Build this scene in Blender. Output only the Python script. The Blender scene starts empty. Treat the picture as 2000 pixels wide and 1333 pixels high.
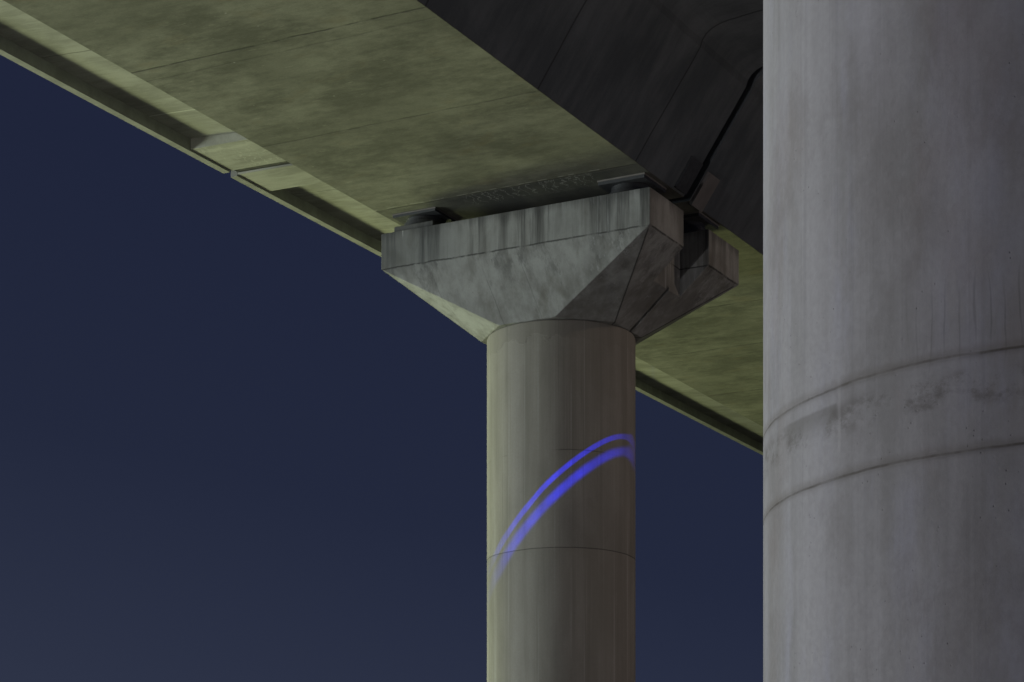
import bpy, bmesh, math, random
import numpy as np
from mathutils import Vector, Matrix

random.seed(7)
C = bpy.context.scene.collection
SC = bpy.context.scene
R = math.radians

# ------------------------------------------------------------------ camera
F, HOR, TH = 4640.0, 1952.0, 0.49          # focal length and horizon row in photo pixels, deck heading
EYE = 1.6
P0X, P0Y = (1096 - 1000) / F * 32.0, 32.0  # column axis of the far pier
cam_d = bpy.data.cameras.new("camera")
cam = bpy.data.objects.new("camera", cam_d)
C.objects.link(cam)
cam.location = (0, 0, EYE)
cam.rotation_euler = (R(90), 0, 0)
cam_d.sensor_width = 36
cam_d.lens = F / 2000 * 36
cam_d.shift_y = (HOR - 666.5) / 2000
cam_d.clip_start = 0.1
cam_d.clip_end = 3000
SC.camera = cam

SC.view_settings.view_transform = 'Standard'
SC.view_settings.look = 'None'
SC.view_settings.exposure = 0.0
SC.view_settings.gamma = 1.0

# ------------------------------------------------------------------ night sky
W = bpy.data.worlds.new("World")
SC.world = W
W.use_nodes = True
wt = W.node_tree
bg = wt.nodes['Background']
tc = wt.nodes.new('ShaderNodeTexCoord')
sx = wt.nodes.new('ShaderNodeSeparateXYZ')
wt.links.new(tc.outputs['Generated'], sx.inputs[0])
rp = wt.nodes.new('ShaderNodeValToRGB')
el = rp.color_ramp.elements
el[0].position = 0.0; el[0].color = (0.040, 0.041, 0.066, 1)
el[1].position = 1.0; el[1].color = (0.010, 0.012, 0.030, 1)
for p, c in ((0.07, (0.0280, 0.0352, 0.0640)), (0.19, (0.0165, 0.0218, 0.0465)), (0.30, (0.0138, 0.0184, 0.0425)), (0.42, (0.0140, 0.0172, 0.0420))):
    e = el.new(p); e.color = (*c, 1)
az = wt.nodes.new('ShaderNodeMath'); az.operation = 'MULTIPLY_ADD'      # town glow towards the left
wt.links.new(sx.outputs['X'], az.inputs[0]); az.inputs[1].default_value = 0.22
wt.links.new(sx.outputs['Z'], az.inputs[2])
wt.links.new(az.outputs[0], rp.inputs[0])
wt.links.new(rp.outputs[0], bg.inputs[0])
bg.inputs[1].default_value = 1.0


def loc2w(T, L, z):
    return (P0X + T * math.cos(TH) + L * math.sin(TH), P0Y - T * math.sin(TH) + L * math.cos(TH), z)


# ------------------------------------------------------------------ lamps of the place and one added fill light (all out of frame)
def lamp(name, pos, power, col, size=0.3):
    d = bpy.data.lights.new(name, 'POINT')
    d.energy = power
    d.color = col
    d.shadow_soft_size = size
    o = bpy.data.objects.new(name, d)
    C.objects.link(o)
    o.location = pos
    return o


def flood(name, pos, power, col, target, cone, size):
    o = lamp(name, pos, power, col, size)
    p = o.data
    d = bpy.data.lights.new(name, 'SPOT')
    d.energy = power; d.color = col; d.shadow_soft_size = size
    d.spot_size = R(cone); d.spot_blend = .6
    o.data = d
    bpy.data.lights.remove(p)
    o.rotation_euler = (Vector(target) - Vector(pos)).to_track_quat('-Z', 'Y').to_euler()


flood('green_floodlight', loc2w(-30.0, 5.0, 1.6), 18000, (0.90, 1.0, 0.46), loc2w(0, 0, 14), 70, 3.0)
flood('green_floodlight', loc2w(-30.0, -15.0, 1.6), 2600, (0.90, 1.0, 0.46), loc2w(0, -6, 14), 70, 3.0)
flood('green_floodlight', loc2w(-28.0, 25.0, 1.6), 9800, (0.90, 1.0, 0.48), loc2w(0, 16, 14), 70, 3.0)
lamp('cool_street_lamp', (-31, 30.0, 6.0), 16500, (0.88, 0.98, 1.0), 4.5)
lamp('cool_street_lamp', (-12.0, 5.7, 2.6), 2200, (0.985, 0.955, 1.0), 0.4)
lamp('warm_street_lamp', loc2w(18, 7, 20.0), 1300, (1.0, 0.78, 0.60), 0.6)
lamp('low_fill_light', loc2w(22, -1.0, 1.5), 1050, (1.0, 0.87, 0.82), 0.8)  # added fill to lift the dark right-hand faces, no known source


# ------------------------------------------------------------------ node helper
class NT:
    def __init__(s, tree):
        s.t = tree

    def n(s, typ, **kw):
        nd = s.t.nodes.new(typ)
        for k, v in kw.items():
            setattr(nd, k, v)
        return nd

    def put(s, sock, v):
        if isinstance(v, bpy.types.NodeSocket):
            s.t.links.new(v, sock)
        elif v is not None:
            sock.default_value = v

    def m(s, op, a, b=None, c=None, clamp=False):
        nd = s.n('ShaderNodeMath', operation=op)
        nd.use_clamp = clamp
        s.put(nd.inputs[0], a); s.put(nd.inputs[1], b); s.put(nd.inputs[2], c)
        return nd.outputs[0]

    def mr(s, v, a, b, c=0.0, d=1.0, smooth=True):
        nd = s.n('ShaderNodeMapRange')
        nd.interpolation_type = 'SMOOTHSTEP' if smooth else 'LINEAR'
        s.put(nd.inputs[0], v)
        nd.inputs[1].default_value = a; nd.inputs[2].default_value = b
        nd.inputs[3].default_value = c; nd.inputs[4].default_value = d
        return nd.outputs[0]

    def scale(s, vec, sc, off=(0, 0, 0)):
        nd = s.n('ShaderNodeMapping')
        s.put(nd.inputs[0], vec)
        nd.inputs['Scale'].default_value = sc
        nd.inputs['Location'].default_value = off
        return nd.outputs[0]

    def noise(s, vec, scale=1.0, detail=4.0, rough=0.55, dist=0.0):
        nd = s.n('ShaderNodeTexNoise')
        s.put(nd.inputs['Vector'], vec)
        nd.inputs['Scale'].default_value = scale
        nd.inputs['Detail'].default_value = detail
        nd.inputs['Roughness'].default_value = rough
        nd.inputs['Distortion'].default_value = dist
        return nd.outputs[0]

    def mix(s, fac, a, b):
        nd = s.n('ShaderNodeMix', data_type='RGBA')
        s.put(nd.inputs[0], fac)
        s.put(nd.inputs[6], a if isinstance(a, bpy.types.NodeSocket) else (*a, 1))
        s.put(nd.inputs[7], b if isinstance(b, bpy.types.NodeSocket) else (*b, 1))
        return nd.outputs[2]

    def line(s, coord, pos, hw, wob=None, soft=1.6):
        d = s.m('SUBTRACT', coord, pos)
        if wob is not None:
            d = s.m('ADD', d, wob)
        d = s.m('ABSOLUTE', d)
        return s.mr(d, hw * 0.3, hw * soft, 1.0, 0.0)

    def band(s, v, a, b, soft):
        return s.m('MULTIPLY', s.mr(v, a - soft, a + soft), s.mr(v, b - soft, b + soft, 1.0, 0.0))

    def mx(s, *vs):
        r = vs[0]
        for v in vs[1:]:
            r = s.m('MAXIMUM', r, v)
        return r


def concrete(name, base, dark, light, kind):
    """kind chooses how streaks, joints and stains lie; coordinates are the part's own"""
    mt = bpy.data.materials.new(name)
    mt.use_nodes = True
    t = NT(mt.node_tree)
    bsdf = mt.node_tree.nodes['Principled BSDF']
    co = t.n('ShaderNodeTexCoord').outputs['Object']
    sp = t.n('ShaderNodeSeparateXYZ'); t.put(sp.inputs[0], co)
    x, y, z = sp.outputs
    zz = t.m('SUBTRACT', z, EYE)
    fine = t.noise(co, 38 if kind != 'near' else 60, 5, 0.65)
    dots = t.n('ShaderNodeTexVoronoi'); t.put(dots.inputs['Vector'], co)
    dots.inputs['Scale'].default_value = 5.0 if kind != 'near' else 14.0
    dsize = t.noise(co, 3.1, 2)
    bug = t.m('MULTIPLY', t.mr(dots.outputs['Distance'], 0.015, 0.055, 1, 0), t.mr(dsize, 0.55, 0.66))
    H = []          # extra bump
    if kind == 'soffit':
        a = t.noise(t.scale(co, (0.9, 1.2, 1)), 0.9, 8, 0.62, 0.0)
        b = t.noise(t.scale(co, (1.2, 2.4, 2), (3, 1, 0)), 2.6, 10, 0.74, 0.0)
        c = t.noise(t.scale(co, (1.6, 13, 2), (7, 2, 0)), 1.3, 6, 0.7, 0.0)
        v = t.m('ADD', t.m('MULTIPLY', a, 0.55), t.m('MULTIPLY', b, 0.45))
        col = t.mix(t.mr(v, 0.36, 0.64), dark, light)
        col = t.mix(t.m('MULTIPLY', t.mr(c, 0.54, 0.72), 0.22), col, light)
        col = t.mix(t.m('MULTIPLY', t.mr(c, 0.46, 0.30), 0.20), col, dark)
        big = t.noise(t.scale(co, (1, 1, 1), (11, 5, 0)), 0.55, 3, 0.5)
        col = t.mix(t.m('MULTIPLY', t.mr(big, 0.42, 0.62), 0.38), col, dark)
        rst = t.noise(t.scale(co, (1, 2, 1), (21, 5, 0)), 1.6, 5, 0.6)
        col = t.mix(t.m('MULTIPLY', t.mr(rst, 0.56, 0.72), 0.30), col, (0.24, 0.19, 0.10))
        # pale dashes left by the formwork
        dash = t.noise(t.scale(co, (5, 30, 5), (1, 9, 0)), 1.0, 3, 0.5)
        col = t.mix(t.m('MULTIPLY', t.mr(dash, 0.69, 0.76), 0.35), col, tuple(min(1, q * 1.7) for q in light))
        # splash scratches
        wob = t.m('MULTIPLY', t.m('SUBTRACT', t.noise(t.scale(co, (1.2, 1.2, 1)), 1.0, 5), 0.5), 0.10)
        lines = None
        for p, k in ((-6.80, 1.0), (-6.52, 0.45), (-4.17, 0.7), (-1.45, 0.9), (4.68, 1.0), (6.85, 0.75), (9.55, 0.9), (12.4, 0.8), (-9.5, .8), (-12.2, .8)):
            q = t.m('MULTIPLY', t.line(y, p, 0.015, wob), k)
            lines = q if lines is None else t.mx(lines, q)
        brk = t.mr(t.noise(t.scale(co, (2.5, .3, 1)), 1.6, 3), 0.34, 0.56, 0.30, 1)
        lines = t.m('MULTIPLY', lines, brk)
        col = t.mix(t.m('MULTIPLY', lines, 0.75), col, (0.05, 0.05, 0.045))
        lw = t.m('MULTIPLY', t.line(y, -1.50, 0.010, wob), t.mr(t.noise(t.scale(co, (3, .2, 1)), 2, 2), .5, .6))
        col = t.mix(t.m('MULTIPLY', lw, 0.5), col, (0.7, 0.7, 0.62))
        # pier head's shadow painted into the soffit colour at the girder end
        cap_shade = t.m('MULTIPLY', t.band(t.m('ADD', y, wob), -1.45, 1.45, 0.05), t.mr(t.noise(t.scale(co, (1.4, .6, 1)), 1.6, 4), 0.25, 0.62, 0.35, 0.8))
        col = t.mix(t.m('MULTIPLY', cap_shade, t.mr(x, -1.9, -0.4, 0.25, 1.0)), col, (0.085, 0.085, 0.085))
        # lime runs drawn by seeping water
        w1 = t.m('MULTIPLY', t.m('SUBTRACT', t.noise(t.scale(co, (1, 1, 1)), 7.0, 3, .6), 0.5), 0.34)
        wx = t.m('ADD', x, w1)
        cell = t.n('ShaderNodeTexVoronoi', voronoi_dimensions='1D', feature='DISTANCE_TO_EDGE')
        t.put(cell.inputs['W'], wx); cell.inputs['Scale'].default_value = 9.0
        runs = t.mr(cell.outputs['Distance'], 0.02, 0.10, 1, 0)
        ln = t.m('ADD', -1.27, t.m('MULTIPLY', t.noise(t.scale(co, (3.2, 0, 0)), 1.0, 2), 0.34))
        fall = t.m('MULTIPLY', t.mr(t.m('SUBTRACT', y, ln), -0.12, 0.14, 1, 0), t.mr(y, -1.47, -1.43))
        span = t.band(x, -0.75, 1.12, 0.1)
        runs = t.m('MULTIPLY', t.m('MULTIPLY', runs, fall), span)
        col = t.mix(t.m('MULTIPLY', runs, 0.55), col, (0.62, 0.62, 0.55))
        # bright pocks
        pk = t.n('ShaderNodeTexVoronoi'); t.put(pk.inputs['Vector'], t.scale(co, (1, 1.5, 1))); pk.inputs['Scale'].default_value = 2.6
        pock = t.m('MULTIPLY', t.mr(pk.outputs['Distance'], 0.02, 0.05, 1, 0), t.mr(t.noise(co, 5, 2), .5, .56))
        col = t.mix(t.m('MULTIPLY', pock, 0.6), col, (0.62, 0.62, 0.55))
        H.append(t.m('MULTIPLY', lines, -1.0))
        # same part, inclined web faces: plain dull concrete, joints
    elif kind == 'slab':
        a = t.noise(t.scale(co, (0.8, 1.2, 1)), 1.2, 6, 0.6, 0.5)
        b = t.noise(t.scale(co, (1.0, 6, 2), (3, 1, 0)), 1.3, 6, 0.65, 0.6)
        col = t.mix(t.mr(t.m('ADD', t.m('MULTIPLY', a, .6), t.m('MULTIPLY', b, .4)), 0.38, 0.62), dark, light)
        wob = t.m('MULTIPLY', t.m('SUBTRACT', t.noise(co, 1.0, 5), 0.5), 0.08)
        lines = None
        for p in (-6.9, -4.3, 1.6, 4.5, 6.9, 9.5, 12.3):
            q = t.line(y, p, 0.010, wob)
            lines = q if lines is None else t.mx(lines, q)
        col = t.mix(t.m('MULTIPLY', lines, 0.55), col, (0.06, 0.06, 0.05))
        col = t.mix(t.m('MULTIPLY', t.line(y, -2.0, 0.014, wob), 0.75), col, (0.66, 0.66, 0.55))
        w1 = t.m('MULTIPLY', t.m('SUBTRACT', t.noise(co, 6.0, 3, .6), 0.5), 0.40)
        cell = t.n('ShaderNodeTexVoronoi', voronoi_dimensions='1D', feature='DISTANCE_TO_EDGE')
        t.put(cell.inputs['W'], t.m('ADD', x, w1)); cell.inputs['Scale'].default_value = 9.0
        runs = t.mr(cell.outputs['Distance'], 0.02, 0.12, 1, 0)
        runs = t.m('MULTIPLY', runs, t.mx(t.m('MULTIPLY', t.band(y, -1.0, -0.1, 0.04), t.mr(t.noise(co, 2.2, 2), 0.42, 0.6)),
                                          t.m('MULTIPLY', t.band(y, 0.9, 1.5, 0.04), t.m('MULTIPLY', t.mr(t.noise(co, 2.2, 2), 0.45, 0.6), 0.6))))
        edge = t.m('MULTIPLY', t.line(y, -0.86, 0.03, w1, 2.2), 0.7)
        col = t.mix(t.m('MULTIPLY', t.mx(runs, edge), 0.55), col, (0.62, 0.62, 0.52))
        H.append(t.m('MULTIPLY', lines, -1.0))
    elif kind == 'web':
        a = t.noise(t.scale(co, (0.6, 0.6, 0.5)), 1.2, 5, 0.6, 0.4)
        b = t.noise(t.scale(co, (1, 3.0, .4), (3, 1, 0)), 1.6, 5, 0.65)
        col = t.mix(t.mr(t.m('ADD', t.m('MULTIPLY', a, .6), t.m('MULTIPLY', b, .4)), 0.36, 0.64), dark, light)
        wob = t.m('MULTIPLY', t.m('SUBTRACT', t.noise(co, .8, 3), 0.5), 0.06)
        lines = None
        for p in (-6.8, -4.2, -1.52, 4.6, 7.2):
            q = t.line(y, p, 0.013, wob)
            lines = q if lines is None else t.mx(lines, q)
        col = t.mix(t.m('MULTIPLY', lines, 0.7), col, (0.03, 0.03, 0.03))
        H.append(t.m('MULTIPLY', lines, -1.0))
    elif kind == 'head':
        a = t.noise(t.scale(co, (1, 1, 0.8)), 1.1, 6, 0.6, 0.5)
        b = t.noise(t.scale(co, (4.5, 4.5, 0.28), (3, 1, 0)), 1.5, 5, 0.62)
        col = t.mix(t.mr(t.m('ADD', t.m('MULTIPLY', a, .6), t.m('MULTIPLY', b, .4)), 0.38, 0.62), dark, light)
        blot = t.noise(t.scale(co, (2, 2, 1.2), (9, 4, 1)), 1.4, 5, .6, .3)
        col = t.mix(t.m('MULTIPLY', t.mr(blot, .56, .70), .35), col, (0.13, 0.12, 0.085))
        wob = t.m('MULTIPLY', t.m('SUBTRACT', t.noise(co, 3.0, 5, .65), 0.5), 0.045)
        jl = t.line(zz, 9.725, 0.007, wob, 2.2)
        ax, ay = t.m('ABSOLUTE', x), t.m('ABSOLUTE', y)
        cz = t.m('ADD', t.m('SUBTRACT', ay, 1.42), t.m('MULTIPLY', t.m('SUBTRACT', 1.97, ax), 1.037))
        crease = t.m('MULTIPLY', t.m('MULTIPLY', t.line(cz, 0.0, 0.014, wob, 2.0), t.mr(zz, 9.68, 9.71, 1, 0)), t.mr(ay, 1.38, 1.41, 1, 0))
        c2 = t.m('ADD', t.m('SUBTRACT', ay, 1.42), t.m('MULTIPLY', t.m('SUBTRACT', 1.97, ax), 0.85))
        crease = t.mx(crease, t.m('MULTIPLY', t.m('MULTIPLY', t.line(c2, -0.10, 0.008, wob, 2.0), t.band(zz, 9.1, 9.5, .1)), .4))
        # rain runs from the top of the bearing shelf, thinning downward
        st = t.noise(t.scale(co, (2.6, 2.6, 0.12), (1.3, 0, 0)), 1.6, 8, 0.68)
        st2 = t.noise(t.scale(co, (16.0, 16.0, 0.6), (0, 2, 0)), 1.0, 5, 0.65)
        reach = t.noise(t.scale(co, (4.0, 4.0, 0.0), (5, 0, 0)), 1.0, 5, 0.7)
        ln = t.m('ADD', zz, t.m('MULTIPLY', t.m('SUBTRACT', reach, 0.5), 3.0))
        g = t.mr(ln, 9.1, 10.3, smooth=False)
        stre = t.m('MULTIPLY', t.m('MULTIPLY', t.mr(st, 0.475, 0.57), t.mr(st2, 0.34, 0.58, 0.35, 1)), g)
        endf = t.mr(t.m('ABSOLUTE', x), 1.93, 1.965, 1.0, .35)
        col = t.mix(t.m('MULTIPLY', t.m('MULTIPLY', stre, 0.92), endf), col, (0.05, 0.05, 0.048))
        broad = t.noise(t.scale(co, (1.0, 1.0, .5), (2, 8, 3)), 1.1, 5, 0.6)
        col = t.mix(t.m('MULTIPLY', t.mr(broad, .46, .66), .45), col, (0.13, 0.13, 0.12))
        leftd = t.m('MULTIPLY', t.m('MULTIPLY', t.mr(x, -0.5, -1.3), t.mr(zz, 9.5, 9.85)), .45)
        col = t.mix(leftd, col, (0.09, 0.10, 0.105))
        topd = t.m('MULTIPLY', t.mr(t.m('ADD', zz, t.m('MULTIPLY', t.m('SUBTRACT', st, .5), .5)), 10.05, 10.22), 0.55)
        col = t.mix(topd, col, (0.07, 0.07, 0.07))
        lime = t.m('MULTIPLY', t.m('MULTIPLY', t.mr(st2, 0.60, 0.66), t.band(x, -1.86, -1.45, 0.04)), t.band(ln, 9.85, 10.2, 0.08))
        col = t.mix(t.m('MULTIPLY', lime, 0.8), col, (0.7, 0.72, 0.7))
        lime2 = t.m('MULTIPLY', t.m('MULTIPLY', t.mr(st2, 0.55, 0.64), t.band(x, 0.95, 1.85, 0.1)), t.band(ln, 9.5, 10.2, 0.2))
        col = t.mix(t.m('MULTIPLY', lime2, 0.35), col, (0.6, 0.62, 0.62))
        wx = t.m('ADD', x, t.m('MULTIPLY', t.m('SUBTRACT', zz, 9.3), 0.22))
        cr = t.mx(t.m('MULTIPLY', t.line(wx, -1.17, 0.006, wob), .6), t.m('MULTIPLY', t.line(wx, 0.14, 0.006, wob), .7), t.m('MULTIPLY', t.line(wx, -0.42, 0.007, t.m('MULTIPLY', wob, 2.0)), .8))
        cr = t.m('MULTIPLY', cr, t.mr(zz, 9.70, 9.6, 0, 1))
        brk = t.mr(t.noise(co, 5.0, 3), 0.38, 0.52, .3, 1)
        col = t.mix(t.m('MULTIPLY', t.mx(t.m('MULTIPLY', t.mx(jl, t.m('MULTIPLY', cr, .45)), brk), crease), 0.8), col, (0.03, 0.03, 0.028))
        H.append(t.m('MULTIPLY', jl, -0.8))
    else:                                   # round shafts: 'column' or 'near'
        k = 1.0 if kind == 'column' else 1.0
        a = t.noise(t.scale(co, (1.2, 1.2, 0.5)), 1.3, 6, 0.6, 0.4)
        b = t.noise(t.scale(co, (4.5, 4.5, 0.14), (3, 1, 0)), 1.3, 4, 0.6)
        ang = t.m('ARCTAN2', y, x)
        if kind == 'column':
            # board-wide vertical tone changes of the shutter
            brd = t.n('ShaderNodeTexVoronoi', voronoi_dimensions='1D')
            t.put(brd.inputs['W'], t.m('ADD', ang, t.m('MULTIPLY', t.noise(t.scale(co, (0, 0, .4)), 1, 2), 0.03))); brd.inputs['Scale'].default_value = 4.2
            bs = t.n('ShaderNodeSeparateColor'); t.put(bs.inputs[0], brd.outputs['Color'])
            b = t.m('ADD', t.m('MULTIPLY', b, 0.45), t.m('MULTIPLY', t.m('ADD', t.m('MULTIPLY', bs.outputs[0], 0.3), 0.35), 0.55))
            col = t.mix(t.mr(t.m('ADD', t.m('MULTIPLY', a, .35), t.m('MULTIPLY', b, .65)), 0.36, 0.64), dark, light)
            seam = t.n('ShaderNodeTexVoronoi', voronoi_dimensions='1D', feature='DISTANCE_TO_EDGE')
            t.put(seam.inputs['W'], ang); seam.inputs['Scale'].default_value = 4.2
            pale = t.m('MULTIPLY', t.mr(seam.outputs['Distance'], 0.01, 0.06, 1, 0), t.mr(t.noise(t.scale(co, (1.5, 1.5, .3)), 1.2, 3), .40, .60))
            col = t.mix(t.m('MULTIPLY', pale, 0.5), col, (0.55, 0.55, 0.5))
            # ragged grout skin under the head
            nz = t.m('MULTIPLY', t.m('SUBTRACT', t.noise(t.scale(co, (1, 1, 1.5)), 3.0, 5, .6), 0.5), 0.42)
            rag = t.mr(t.m('ADD', zz, nz), 8.62, 8.645)
            col = t.mix(t.m('MULTIPLY', rag, 0.35), col, dark)
            H.append(t.m('MULTIPLY', rag, 0.6))
            wob = t.m('MULTIPLY', t.m('SUBTRACT', t.noise(co, 2.0, 4), 0.5), 0.03)
            ring = t.m('MULTIPLY', t.line(zz, 7.17, 0.007, wob), t.mr(t.noise(co, 1.3, 2), .42, .58, 0, .6))
            col = t.mix(ring, col, (0.05, 0.05, 0.045))
            ring = t.line(zz, 5.895, 0.006, wob)
            col = t.mix(t.m('MULTIPLY', ring, .6), col, (0.03, 0.03, 0.03))
            fs = t.noise(t.scale(co, (20, 20, .25), (2, 3, 1)), 1.0, 5, .7)
            col = t.mix(t.m('MULTIPLY', t.mr(fs, .54, .72), .35), col, (0.14, 0.13, 0.11))
            col = t.mix(t.m('MULTIPLY', t.mr(fs, .44, .30), .25), col, (0.48, 0.46, 0.41))
            patch = t.noise(t.scale(co, (2, 2, .5), (4, 4, 0)), 1.1, 5)
            col = t.mix(t.m('MULTIPLY', t.mr(patch, .54, .7), .3), col, dark)
        else:
            col = t.mix(t.mr(t.m('ADD', t.m('MULTIPLY', a, .5), t.m('MULTIPLY', b, .5)), 0.38, 0.62), dark, light)
            hue = t.noise(t.scale(co, (2.2, 2.2, .5), (6, 2, 4)), 1.5, 6, .7)
            col = t.mix(t.m('MULTIPLY', t.mr(hue, .48, .64), .45), col, (0.40, 0.41, 0.49))
            hue2 = t.noise(t.scale(co, (1.6, 1.6, .8), (1, 7, 9)), 1.8, 6, .65)
            col = t.mix(t.m('MULTIPLY', t.mr(hue2, .5, .68), .45), col, (0.27, 0.24, 0.225))
            pores = t.n('ShaderNodeTexVoronoi'); t.put(pores.inputs['Vector'], co); pores.inputs['Scale'].default_value = 42.0
            pz = t.m('MULTIPLY', t.mr(pores.outputs['Distance'], .03, .13, 1, 0), t.mr(t.noise(co, 6.0, 3), .50, .60))
            col = t.mix(t.m('MULTIPLY', pz, .5), col, (0.06, 0.055, 0.05))
            H.append(t.m('MULTIPLY', pz, -.5))
            s0 = t.noise(t.scale(co, (30, 30, .5), (3, 3, 1)), 1.0, 5, .7)
            col = t.mix(t.m('MULTIPLY', t.mr(s0, .52, .70), .22), col, (0.14, 0.14, 0.14))
            s1 = t.noise(t.scale(co, (14, 14, .35), (0, 3, 1)), 1.0, 4, .6)
            col = t.mix(t.m('MULTIPLY', t.mr(s1, .56, .72), .35), col, dark)
            mot = t.noise(t.scale(co, (1, 1, .8), (5, 3, 1)), 6.0, 6, .65, .3)
            col = t.mix(t.m('MULTIPLY', t.mr(mot, .38, .62), .35), col, light)
            mo2 = t.noise(t.scale(co, (1, 1, .7), (15, 3, 1)), 2.6, 9, .72)
            col = t.mix(t.m('MULTIPLY', t.mr(mo2, .48, .64), .42), col, (0.215, 0.205, 0.20))
            wob = t.m('MULTIPLY', t.m('SUBTRACT', t.noise(co, 2.6, 5, .6), 0.5), 0.022)
            zn = t.m('ADD', zz, wob)
            # tidemark stains in the band between the joints
            bst = t.m('MULTIPLY', t.m('MULTIPLY', t.mr(t.noise(t.scale(co, (1, 1, 1.3), (2, 1, 7)), 7.0, 8, .75), .46, .62), t.band(t.m('ADD', zn, t.m('MULTIPLY', wob, 2)), 1.47, 1.55, .02)), .65)
            col = t.mix(bst, col, (0.13, 0.12, 0.11))
            bs2 = t.m('MULTIPLY', t.m('MULTIPLY', t.mr(zn, 1.552, 1.562, 1, 0), t.mr(t.m('ADD', zn, t.m('MULTIPLY', t.noise(co, 16, 4), .06)), 1.50, 1.57)), t.m('MULTIPLY', t.mr(ang, -2.45, -2.36), t.mr(ang, -2.135, -2.125, 1, 0)))
            seamp = t.m('MULTIPLY', t.line(t.m('ADD', ang, t.m('MULTIPLY', wob, .3)), -2.118, .006), t.m('MULTIPLY', t.band(zz, 1.42, 1.62, .03), .22))
            col = t.mix(seamp, col, (0.5, 0.5, 0.5))
            col = t.mix(t.m('MULTIPLY', bs2, .5), col, (0.13, 0.125, 0.11))
            # drips above the upper joint
            w2 = t.m('MULTIPLY', t.m('SUBTRACT', t.noise(t.scale(co, (1, 1, .25)), 14.0, 2), 0.5), 0.05)
            dr = t.n('ShaderNodeTexVoronoi', voronoi_dimensions='1D', feature='DISTANCE_TO_EDGE')
            t.put(dr.inputs['W'], t.m('ADD', ang, w2)); dr.inputs['Scale'].default_value = 26.0
            drp = t.m('MULTIPLY', t.mr(dr.outputs['Distance'], .01, .11, 1, 0), t.band(t.m('ADD', zz, t.m('MULTIPLY', t.noise(t.scale(co, (11, 11, 0)), 1, 2), .30)), 1.78, 1.93, .06))
            drp = t.m('MULTIPLY', drp, t.band(ang, -1.86, -1.36, .06))
            col = t.mix(t.m('MULTIPLY', drp, .36), col, (0.1, 0.1, 0.1))
            pst = t.m('MULTIPLY', t.mr(t.noise(t.scale(co, (1, 1, .3), (8, 1, 2)), 3.0, 4), .5, .66), t.mr(zz, 1.55, 1.75))
            col = t.mix(t.m('MULTIPLY', pst, .2), col, (0.5, 0.5, 0.55))
            for zr in (1.598, 1.360):
                col = t.mix(t.m('MULTIPLY', t.line(zn, zr, .003, None, 1.8), t.mr(t.noise(co, 7.0, 5, .7), .35, .65, .25, .75)), col, (0.045, 0.04, 0.03))
                glow = t.m('MULTIPLY', t.line(t.m('ADD', zn, t.m('MULTIPLY', t.noise(co, 11.0, 4), .012)), zr + .010, .014, None, 1.8), .26)
                col = t.mix(glow, col, (0.12, 0.10, 0.07))
                H.append(t.m('MULTIPLY', t.line(zn, zr, .005, None, 2.0), -.5))
    col = t.mix(t.m('MULTIPLY', t.mr(fine, 0.35, 0.68), 0.14), col, dark)
    col = t.mix(t.m('MULTIPLY', bug, 0.7), col, (0.03, 0.03, 0.028))
    t.put(bsdf.inputs['Base Color'], col)
    t.put(bsdf.inputs['Roughness'], t.mr(fine, 0.3, 0.7, 0.72, 0.92))
    bsdf.inputs['Specular IOR Level'].default_value = 0.3
    h = t.m('ADD', t.m('MULTIPLY', fine, 0.25), t.m('MULTIPLY', bug, -0.8))
    for q in H:
        h = t.m('ADD', h, q)
    bp = t.n('ShaderNodeBump')
    bp.inputs['Strength'].default_value = 0.5
    bp.inputs['Distance'].default_value = 0.012 if kind != 'near' else 0.006
    t.put(bp.inputs['Height'], h)
    t.put(bsdf.inputs['Normal'], bp.outputs[0])
    return mt


def plain(name, col, rough=0.7, metal=0.0, nscale=12.0, amt=0.35):
    mt = bpy.data.materials.new(name)
    mt.use_nodes = True
    t = NT(mt.node_tree)
    b = mt.node_tree.nodes['Principled BSDF']
    co = t.n('ShaderNodeTexCoord').outputs['Object']
    nz = t.noise(co, nscale, 5, .65)
    t.put(b.inputs['Base Color'], t.mix(t.m('MULTIPLY', t.mr(nz, .35, .65), amt), col, tuple(c * .45 for c in col)))
    t.put(b.inputs['Roughness'], t.mr(nz, .3, .7, rough - .08, min(1, rough + .1)))
    b.inputs['Metallic'].default_value = metal
    bp = t.n('ShaderNodeBump'); bp.inputs['Strength'].default_value = .3; bp.inputs['Distance'].default_value = .01
    t.put(bp.inputs['Height'], nz); t.put(b.inputs['Normal'], bp.outputs[0])
    return mt


M_SOFF = concrete('soffit_concrete', (.3, .3, .27), (0.145, 0.147, 0.110), (0.335, 0.337, 0.255), 'soffit')
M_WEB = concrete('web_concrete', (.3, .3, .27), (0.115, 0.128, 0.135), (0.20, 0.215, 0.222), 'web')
M_SLAB = concrete('slab_concrete', (.3, .3, .27), (0.27, 0.27, 0.22), (0.42, 0.42, 0.345), 'slab')
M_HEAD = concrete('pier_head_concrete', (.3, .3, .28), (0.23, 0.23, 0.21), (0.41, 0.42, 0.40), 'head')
M_COL = concrete('column_concrete', (.3, .3, .28), (0.25, 0.237, 0.20), (0.40, 0.382, 0.335), 'column')
M_NEAR = concrete('near_column_concrete', (.3, .3, .28), (0.255, 0.255, 0.25), (0.39, 0.39, 0.40), 'near')
M_EDGE = plain('edge_beam_concrete', (.34, .34, .29), .85, 0, 3.0, .4)
M_PLATE = plain('painted_steel', (.09, .095, .10), .55, .2)
M_RUB = plain('bearing_rubber', (.045, .047, .05), .5, 0)
M_GAP = plain('gap_shade', (.035, .035, .032), .7, 0, 9.0, .6)  # near-black tone standing for shade in the joint gap
M_BLOCK = plain('block_concrete', (.27, .25, .23), .85, 0, 4.0, .3)


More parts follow.
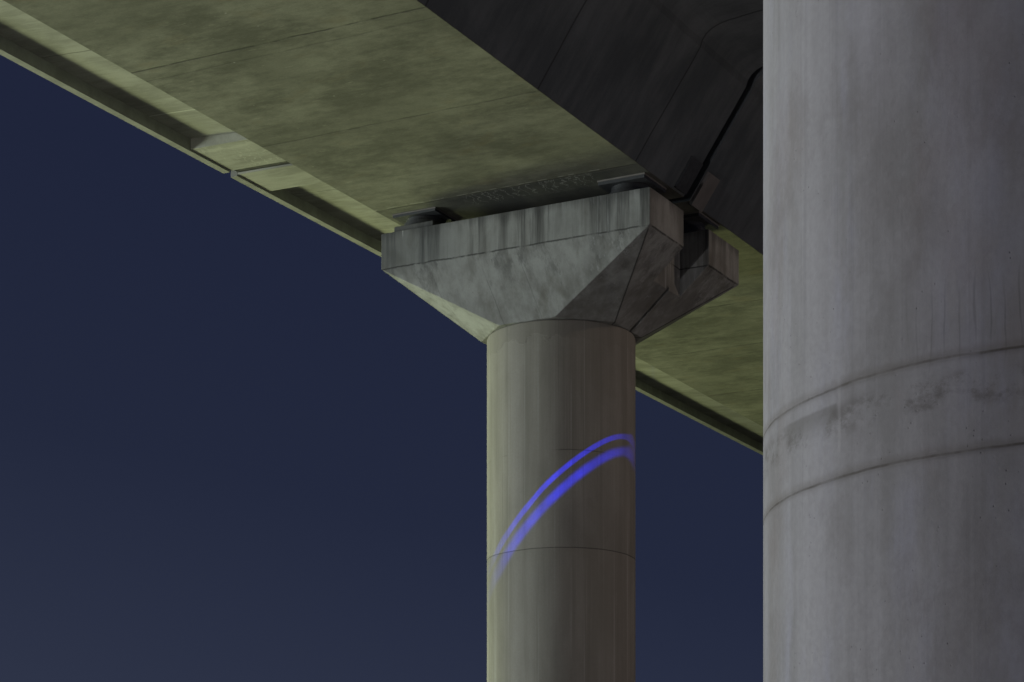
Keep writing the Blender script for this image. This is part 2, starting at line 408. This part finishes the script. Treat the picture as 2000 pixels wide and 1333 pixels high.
# ------------------------------------------------------------------ mesh helpers
def link(name, me, mat, parent=None, smooth=False):
    if mat:
        me.materials.append(mat)
    o = bpy.data.objects.new(name, me)
    C.objects.link(o)
    if parent:
        o.parent = parent
    if smooth:
        for p in me.polygons:
            p.use_smooth = True
    return o


def from_bm(bm, name):
    bmesh.ops.recalc_face_normals(bm, faces=bm.faces[:])
    me = bpy.data.meshes.new(name)
    bm.to_mesh(me); bm.free()
    return me


def thing(name, label, cat, loc, rz=0.0, group=None):
    o = bpy.data.objects.new(name, None)
    C.objects.link(o)
    o.location = loc
    o.rotation_euler = (0, 0, rz)
    o.empty_display_size = 0.4
    o['label'] = label; o['category'] = cat
    if group:
        o['group'] = group
    return o


def box_bm(bm, x0, x1, y0, y1, z0, z1):
    vs = [bm.verts.new((x, y, z)) for z in (z0, z1) for y in (y0, y1) for x in (x0, x1)]
    for f in ((0, 1, 3, 2), (4, 5, 7, 6), (0, 1, 5, 4), (2, 3, 7, 6), (0, 2, 6, 4), (1, 3, 7, 5)):
        bm.faces.new([vs[i] for i in f])
    return vs


def bend(L):
    return 0.0004 * L * L


def loft(name, prof, Ls, mat, parent):
    """prof: closed (T, Z above eye) polygon swept along the slightly curved deck line"""
    bm = bmesh.new()
    rings = []
    for L in Ls:
        rings.append([bm.verts.new((T + bend(L), L, Z + EYE)) for T, Z in prof])
    n = len(prof)
    for a, b in zip(rings, rings[1:]):
        for i in range(n):
            bm.faces.new((a[i], a[(i + 1) % n], b[(i + 1) % n], b[i]))
    bm.faces.new(rings[0]); bm.faces.new(list(reversed(rings[-1])))
    return link(name, from_bm(bm, name), mat, parent)


def evaluated(o, mods):
    """apply modifiers without operators"""
    for typ, kw in mods:
        m = o.modifiers.new(typ, typ)
        for k, v in kw.items():
            setattr(m, k, v)
    dg = bpy.context.evaluated_depsgraph_get()
    dg.update()
    me = bpy.data.meshes.new_from_object(o.evaluated_get(dg))
    o.modifiers.clear()
    old = o.data
    o.data = me
    return o


# ------------------------------------------------------------------ ground
bm = bmesh.new()
S = 900
vs = [bm.verts.new(p) for p in ((-S, -S, 0), (S, -S, 0), (S, S, 0), (-S, S, 0))]
bm.faces.new(vs)
gm = plain('ground_gravel', (.10, .095, .085), .95, 0, .8, .5)
g = link('ground', from_bm(bm, 'ground'), gm)
g['kind'] = 'structure'


# ------------------------------------------------------------------ decks
def frange(a, b, step):
    n = max(1, int(math.ceil(abs(b - a) / step)))
    return [a + (b - a) * i / n for i in range(n + 1)]


ROT = -TH
SOF_L, SOF_R, ZS = -2.03, 1.82, 10.50


def make_deck(L0, L1, label, sgn):
    t = thing('bridge_deck', label, 'bridge', (P0X, P0Y, 0), ROT, 'concrete spans of the flyover')
    Ls = frange(L0, L1, 1.5)
    loft('soffit', [(SOF_L, ZS), (SOF_R, ZS), (SOF_R + .004, ZS + .006), (SOF_L - .004, ZS + .006)], Ls, M_SOFF, t)
    e = .0015                                    # the webs start a hair behind the bottom slab's edge
    # curved haunch into the deck slab on both sides
    web_r = [(SOF_R + .004 - e, ZS + .006), (2.70, 11.78)]
    web_l = [(SOF_L - .004 + e, ZS + .006), (-2.92, 11.78)]
    for k in range(1, 7):
        a = k / 6
        web_r.append((2.70 + .09 * a + .45 * a * a, 11.78 + .27 * (1 - (1 - a) ** 2)))
        web_l.append((-2.92 - .09 * a - .45 * a * a, 11.78 + .27 * (1 - (1 - a) ** 2)))
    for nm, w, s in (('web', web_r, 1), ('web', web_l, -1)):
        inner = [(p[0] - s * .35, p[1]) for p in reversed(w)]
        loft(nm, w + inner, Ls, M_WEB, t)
    # deck slab: cantilevers rise a little to the edge
    loft('deck_slab', [(-5.36, 12.175), (-3.3, 12.045), (0, 12.045), (0, 12.46), (-5.36, 12.46)], Ls, M_SLAB, t)
    loft('deck_slab', [(0.004, 12.045), (3.1, 12.045), (5.19, 12.175), (5.19, 12.46), (0.004, 12.46)], Ls, M_WEB, t)  # same concrete as the left half, darkened here in place of shade
    # thickened slab end next to the movement joint
    a, b = (L0, L0 + .82) if sgn > 0 else (L1 - .98, L1)
    loft('slab_haunch', [(-5.355, 12.022), (-2.9, 11.97), (-2.9, 12.15), (-5.355, 12.25)], [a + .001, b - .001], M_SLAB, t)
    # edge beams, each casting a drip edge below the slab
    loft('edge_beam', [(-5.475, 12.0), (-5.362, 12.0), (-5.362, 13.0), (-5.43, 13.0), (-5.475, 12.9)], Ls, M_EDGE, t)
    loft('edge_beam', [(5.192, 12.0), (5.30, 12.0), (5.30, 12.9), (5.26, 13.0), (5.192, 13.0)], Ls, M_EDGE, t)
    if sgn > 0:                      # dark strip added to stand for the shade inside the movement joint
        loft('gap_shade_strip', [(-5.34, 12.05), (-2.95, 11.995), (-2.95, 12.2), (-5.34, 12.3)], [L0 - .17, L0 - .002], M_GAP, t)
    # end wall of the box girder
    y0, y1 = (L0 + .25, L0 + .6) if sgn > 0 else (L1 - .6, L1 - .25)
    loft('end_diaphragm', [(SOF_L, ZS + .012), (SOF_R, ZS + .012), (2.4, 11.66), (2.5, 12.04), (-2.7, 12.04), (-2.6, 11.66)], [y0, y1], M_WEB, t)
    return t


d1 = make_deck(-46.0, -0.05, 'nearer concrete deck span running from the top left edge down to the pier', -1)
d2 = make_deck(0.13, 62.0, 'farther concrete deck span beyond the movement joint behind the pier', 1)


def web_pt(s, L, off=0.0):
    """point on the right web, s = 0 at the soffit, 1 near the top; off pushes outward"""
    bx, bz = SOF_R + .004, ZS + .006
    tx, tz = 2.70, 11.78
    nx, nz = (tz - bz), -(tx - bx)
    ln = math.hypot(nx, nz)
    return (bx + (tx - bx) * s + nx / ln * off + bend(L), L, bz + (tz - bz) * s + nz / ln * off + EYE)


def web_panel(name, L0, L1, s0, s1, off0, off1, mat, parent):
    bm = bmesh.new()
    v = [bm.verts.new(web_pt(s, L, o)) for o in (off0, off1) for s in (s0, s1) for L in (L0, L1)]
    for f in ((0, 1, 3, 2), (4, 5, 7, 6), (0, 1, 5, 4), (2, 3, 7, 6), (0, 2, 6, 4), (1, 3, 7, 5)):
        bm.faces.new([v[i] for i in f])
    return link(name, from_bm(bm, name), mat, parent)


# frames of the movement joint low on the web
web_panel('joint_plate', -0.40, -0.07, 0.02, 0.30, 0.002, 0.030, M_PLATE, d1)
web_panel('joint_plate', 0.16, 0.50, -.02, 0.28, 0.002, 0.045, M_BLOCK, d2)


# ------------------------------------------------------------------ piers
def lathe_shaft(name, r, z0, z1, grooves, mat, parent, seg=160):
    zs = {z0, z1}
    prof = [(r, z0)]
    for zg, w, d in sorted(grooves):
        prof += [(r, zg - w * 1.6), (r - d * .25, zg - w), (r - d, zg), (r - d * .25, zg + w), (r, zg + w * 1.6)]
    prof += [(r, z1 - .03), (r - .006, z1 - .01), (r - .03, z1)]
    bm = bmesh.new()
    rnd = [random.uniform(-1, 1) for _ in range(8)]
    rings = []
    for rr, z in prof:
        ring = []
        for i in range(seg):
            a = 2 * math.pi * i / seg
            wz = 0.0
            if z0 < z < z1 - .05:
                wz = .004 * math.sin(3 * a + rnd[0] * 3) + .003 * math.sin(7 * a + rnd[1] * 3)
            ring.append(bm.verts.new((rr * math.cos(a), rr * math.sin(a), z + wz)))
        rings.append(ring)
    for A, B in zip(rings, rings[1:]):
        for i in range(seg):
            j = (i + 1) % seg
            bm.faces.new((A[i], A[j], B[j], B[i]))
    bm.faces.new(rings[0]); bm.faces.new(rings[-1])
    me = from_bm(bm, name)
    o = link(name, me, mat, parent, smooth=True)
    for p in me.polygons:
        if len(p.vertices) > 4:
            p.use_smooth = False
    return o


def make_head(parent, ztop, zmid, zbot):
    bm = bmesh.new()
    X, Y0, Y1 = 1.97, -1.42, 1.47
    q = .414
    top = [bm.verts.new((x, y, ztop)) for x, y in ((-X, Y0), (X, Y0), (X, Y1), (-X, Y1))]
    mid = [bm.verts.new((x, y, zmid)) for x, y in ((-X, Y0), (X, Y0), (X, Y1), (-X, Y1))]
    r = 1.0
    oc = [(-q, -r), (q, -r), (r, -q), (r, q), (q, r), (-q, r), (-r, q), (-r, -q)]
    bot = [bm.verts.new((x, y, zbot)) for x, y in oc]
    bm.faces.new(top)
    for i in range(4):
        bm.faces.new((top[i], top[(i + 1) % 4], mid[(i + 1) % 4], mid[i]))
    bm.faces.new((mid[0], mid[1], bot[1], bot[0]))
    bm.faces.new((mid[1], bot[2], bot[1]))
    bm.faces.new((mid[1], mid[2], bot[3], bot[2]))
    bm.faces.new((mid[2], bot[4], bot[3]))
    bm.faces.new((mid[2], mid[3], bot[5], bot[4]))
    bm.faces.new((mid[3], bot[6], bot[5]))
    bm.faces.new((mid[3], mid[0], bot[7], bot[6]))
    bm.faces.new((mid[0], bot[0], bot[7]))
    bm.faces.new(bot)
    o = link('pier_head', from_bm(bm, 'pier_head'), M_HEAD, parent)
    # end notches between the two bearing shelves, the slot on top and the drip grooves
    cuts = []

    def cut(*b):
        cb = bmesh.new()
        box_bm(cb, *b)
        cuts.append(link('cutter', from_bm(cb, 'cutter'), None, parent))
    for s in (1, -1):
        xs = sorted((s * 1.545, s * 2.6))
        cut(xs[0], xs[1], -.38, .44, zbot - 1, ztop + 1)
        # drain groove that runs down the underside
        cb = bmesh.new()
        w0, w1 = .03, .10
        d = .05
        pts = [(s * 1.8, zmid - .15), (s * .9, zbot - .088)]
        (xa, za), (xb, zb) = pts
        vv = []
        for dz in (-.3, d):
            for yy in (w0, w1):
                for (xx, zc) in ((xa, za), (xb, zb)):
                    vv.append(cb.verts.new((xx, yy, zc + dz)))
        for f in ((0, 1, 3, 2), (4, 5, 7, 6), (0, 1, 5, 4), (2, 3, 7, 6), (0, 2, 6, 4), (1, 3, 7, 5)):
            cb.faces.new([vv[i] for i in f])
        cuts.append(link('cutter', from_bm(cb, 'cutter'), None, parent))
    cut(-1.53, 1.53, -.38, .44, ztop - .12, ztop + 1)
    for c in cuts:
        evaluated(o, [('BOOLEAN', dict(operation='DIFFERENCE', object=c, solver='EXACT'))])
    for c in cuts:
        bpy.data.objects.remove(c)
    evaluated(o, [('BEVEL', dict(width=.014, segments=2, limit_method='ANGLE', angle_limit=R(12)))])
    return o


ZB, ZM, ZT = 8.88 + EYE, 9.73 + EYE, 10.20 + EYE
p1 = thing('bridge_pier', 'round concrete pier with flared head, two blue light arcs crossing its column', 'pier', (P0X, P0Y, 0), ROT)
lathe_shaft('column', 1.0, 0.0, ZB + .002, [(5.895 + EYE, .006, .008)], M_COL, p1)
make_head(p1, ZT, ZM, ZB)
bm = bmesh.new()
box_bm(bm, -1.82, -1.22, -1.34, -.52, ZT - .01, ZT + .095)
pl = link('plinth', from_bm(bm, 'plinth'), M_HEAD, p1)
evaluated(pl, [('BEVEL', dict(width=.008, segments=1))])
bm = bmesh.new()
box_bm(bm, 1.12, 1.74, -1.15, -.50, ZT - .01, ZT + .03)
link('plinth', from_bm(bm, 'plinth'), M_HEAD, p1)
for xc in (-1.5, 1.45):
    bm = bmesh.new()
    box_bm(bm, xc - .32, xc + .32, .54, 1.24, ZT - .01, ZT + .03)
    link('plinth', from_bm(bm, 'plinth'), M_HEAD, p1)

# near pillar of the neighbouring viaduct
NX, NY = (2186.3 - 1000) / 4637.4 * 6.70, 6.70
p2 = thing('bridge_pier', 'large smooth bluish grey round concrete pillar close by at the right edge', 'pier', (NX, NY, 0), ROT)
lathe_shaft('column', 1.0, 0.0, ZB + .002, [(1.598 + EYE, .003, .0015), (1.360 + EYE, .003, .0015)], M_NEAR, p2, 256)
make_head(p2, ZT, ZM, ZB)


# ------------------------------------------------------------------ bearings
def disc(bm, r, z0, z1, seg=64, bev=.006):
    prof = [(r - bev, z0), (r, z0 + bev), (r, z1 - bev), (r - bev, z1)]
    rings = [[bm.verts.new((rr * math.cos(2 * math.pi * i / seg), rr * math.sin(2 * math.pi * i / seg), z)) for i in range(seg)] for rr, z in prof]
    for A, B in zip(rings, rings[1:]):
        for i in range(seg):
            j = (i + 1) % seg
            bm.faces.new((A[i], A[j], B[j], B[i]))
    bm.faces.new(rings[0]); bm.faces.new(rings[-1])


def bearing(T, L, zb, label):
    t = thing('bridge_bearing', label, 'bearing', loc2w(T, L, zb), ROT, 'bearings between the pier head and the deck')
    h = ZS + EYE - zb
    bm = bmesh.new(); disc(bm, .29, 0.001, h * .50); link('bearing_pot', from_bm(bm, 'pot'), M_RUB, t)
    bm = bmesh.new(); disc(bm, .26, h * .50, h * .78); link('bearing_piston', from_bm(bm, 'piston'), M_RUB, t)
    bm = bmesh.new(); box_bm(bm, -.325, .325, -.31, .35, h * .78, h * .93); link('sole_plate', from_bm(bm, 'sole'), M_PLATE, t)
    bm = bmesh.new(); box_bm(bm, -.335, .335, -.32, .36, h * .93, h - .001); link('levelling_pad', from_bm(bm, 'pad'), M_BLOCK, t)
    return t


bearing(-1.57, -.93, ZT + .095, 'dark round bearing on a raised plinth at the left end of the pier head')
bearing(1.43, -.82, ZT + .03, 'dark round bearing at the front right corner of the pier head')
bearing(1.45, .86, ZT + .03, 'dark round bearing on the rear right arm of the pier head, behind the notch')
bearing(-1.50, .86, ZT + .03, 'dark round bearing on the rear left arm of the pier head, behind the raised plinth')


# ------------------------------------------------------------------ projector throwing two blue arcs on the far column
PROJ = Vector((P0X - 0.5, P0Y - 20.0, EYE + 0.2))
aim = Vector((P0X, P0Y - 1.0, EYE + 6.6))
fw = (aim - PROJ).normalized()
rt = fw.cross(Vector((0, 0, 1))).normalized()
up = rt.cross(fw)
ARCS = (([(953, 1117), (960.5, 1099.7), (966.8, 1087), (976, 1068), (993.5, 1040), (1015.6, 1008), (1037.6, 981), (1061, 953), (1087, 928), (1112, 907), (1139, 887), (1165, 870.5), (1188, 859), (1204, 854), (1216, 853), (1226, 855), (1235, 861.5), (1241.5, 875)], 5.2),
        ([(950.5, 1172), (957, 1153), (963.6, 1134), (976, 1110.7), (992, 1082), (1006, 1059), (1020, 1040), (1040, 1015), (1060, 992), (1085, 967), (1107, 947), (1130, 927.5), (1153, 911), (1175, 897), (1195, 887), (1210, 883), (1221, 882.7), (1231, 886.5), (1241.5, 901)], 9.0))


def on_shaft(px, py):
    u = (px - 1000) / F
    a = u * u + 1; b = -2 * (u * P0X + P0Y); c = P0X ** 2 + P0Y ** 2 - 1
    d = max(b * b - 4 * a * c, 0)
    Y = (-b - math.sqrt(d)) / (2 * a)
    return Vector((u * Y, Y, (HOR - py) / F * Y + EYE))


def uv(p):
    d = p - PROJ
    return d.dot(rt) / d.dot(fw), d.dot(up) / d.dot(fw)


ld = bpy.data.lights.new('blue_projector', 'SPOT')
ld.energy = 35000
ld.spot_size = R(14)
ld.spot_blend = 0.0
ld.shadow_soft_size = 0.0
lo = bpy.data.objects.new('blue_projector', ld)
C.objects.link(lo)
lo.matrix_world = Matrix(((rt.x, up.x, -fw.x, PROJ.x), (rt.y, up.y, -fw.y, PROJ.y), (rt.z, up.z, -fw.z, PROJ.z), (0, 0, 0, 1)))
ld.use_nodes = True
t = NT(ld.node_tree)
em = ld.node_tree.nodes['Emission']
tcn = t.n('ShaderNodeTexCoord').outputs['Normal']
sp = t.n('ShaderNodeSeparateXYZ'); t.put(sp.inputs[0], tcn)
nz = t.m('ABSOLUTE', sp.outputs[2])
U = t.m('DIVIDE', sp.outputs[0], nz)
V = t.m('DIVIDE', sp.outputs[1], nz)
# map to 0..1 windows
ULO, UHI, VLO, VHI = -0.06, 0.06, -0.12, 0.12
un = t.mr(U, ULO, UHI, 0, 1, smooth=False)
vn = t.mr(V, VLO, VHI, 0, 1, smooth=False)


def fcurve(pts, x):
    nd = t.n('ShaderNodeFloatCurve')
    cm = nd.mapping.curves[0]
    cm.points[0].location = pts[0]; cm.points[1].location = pts[-1]
    for p in pts[1:-1]:
        cm.points.new(*p)
    nd.mapping.update()
    t.put(nd.inputs['Value'], x)
    return nd.outputs[0]


total = None
for pts, w in ARCS:
    P = sorted([uv(on_shaft(*p)) for p in pts])
    P = [((a - ULO) / (UHI - ULO), (b - VLO) / (VHI - VLO)) for a, b in P]
    wn = []
    for i, (a, b) in enumerate(P):
        i0, i1 = max(0, i - 1), min(len(P) - 1, i + 1)
        sl = ((P[i1][1] - P[i0][1]) * (VHI - VLO)) / max(1e-6, (P[i1][0] - P[i0][0]) * (UHI - ULO))
        half = w / F * 31.0 / (20.0) * min(2.1, math.hypot(1, sl)) / (VHI - VLO)
        wn.append((a, min(1, half * 10)))
    P2 = [(0.0, P[0][1] * 0.6)] + P + [(1.0, P[-1][1] - .1)]
    W2 = [(0.0, wn[0][1])] + wn + [(1.0, wn[-1][1])]
    cv = fcurve([(min(1, max(0, a)), min(1, max(0, b))) for a, b in P2], un)
    wv = t.m('MULTIPLY', fcurve(W2, un), 0.1)
    d = t.m('DIVIDE', t.m('ABSOLUTE', t.m('SUBTRACT', vn, cv)), wv)
    g = t.mr(d, 0.68 if w < 8 else 0.30, 1.10 if w < 8 else 1.35, 1, 0)
    g = t.m('MULTIPLY', g, 1.0 if w < 8 else 0.85)
    wv_n = t.noise(t.scale(tcn, (60, 60, 60)), 1.0, 3)
    g = t.m('MULTIPLY', g, t.mr(wv_n, .35, .65, .75, 1.12))
    g = t.m('MULTIPLY', g, t.m('MULTIPLY', t.mr(un, P[0][0] - .02, P[0][0] + .25, 0.38, 1.0), t.mr(un, P[-1][0] - .22, P[-1][0] + .02, 1.0, .55)))
    g = t.m('MULTIPLY', g, t.mr(un, P[-1][0] + .001, P[-1][0] + .008, 1, 0))
    total = g if total is None else t.m('ADD', total, g)
t.put(em.inputs['Strength'], total)
em.inputs['Color'].default_value = (0.012, 0.018, 1.0, 1)
ld.color = (1, 1, 1)
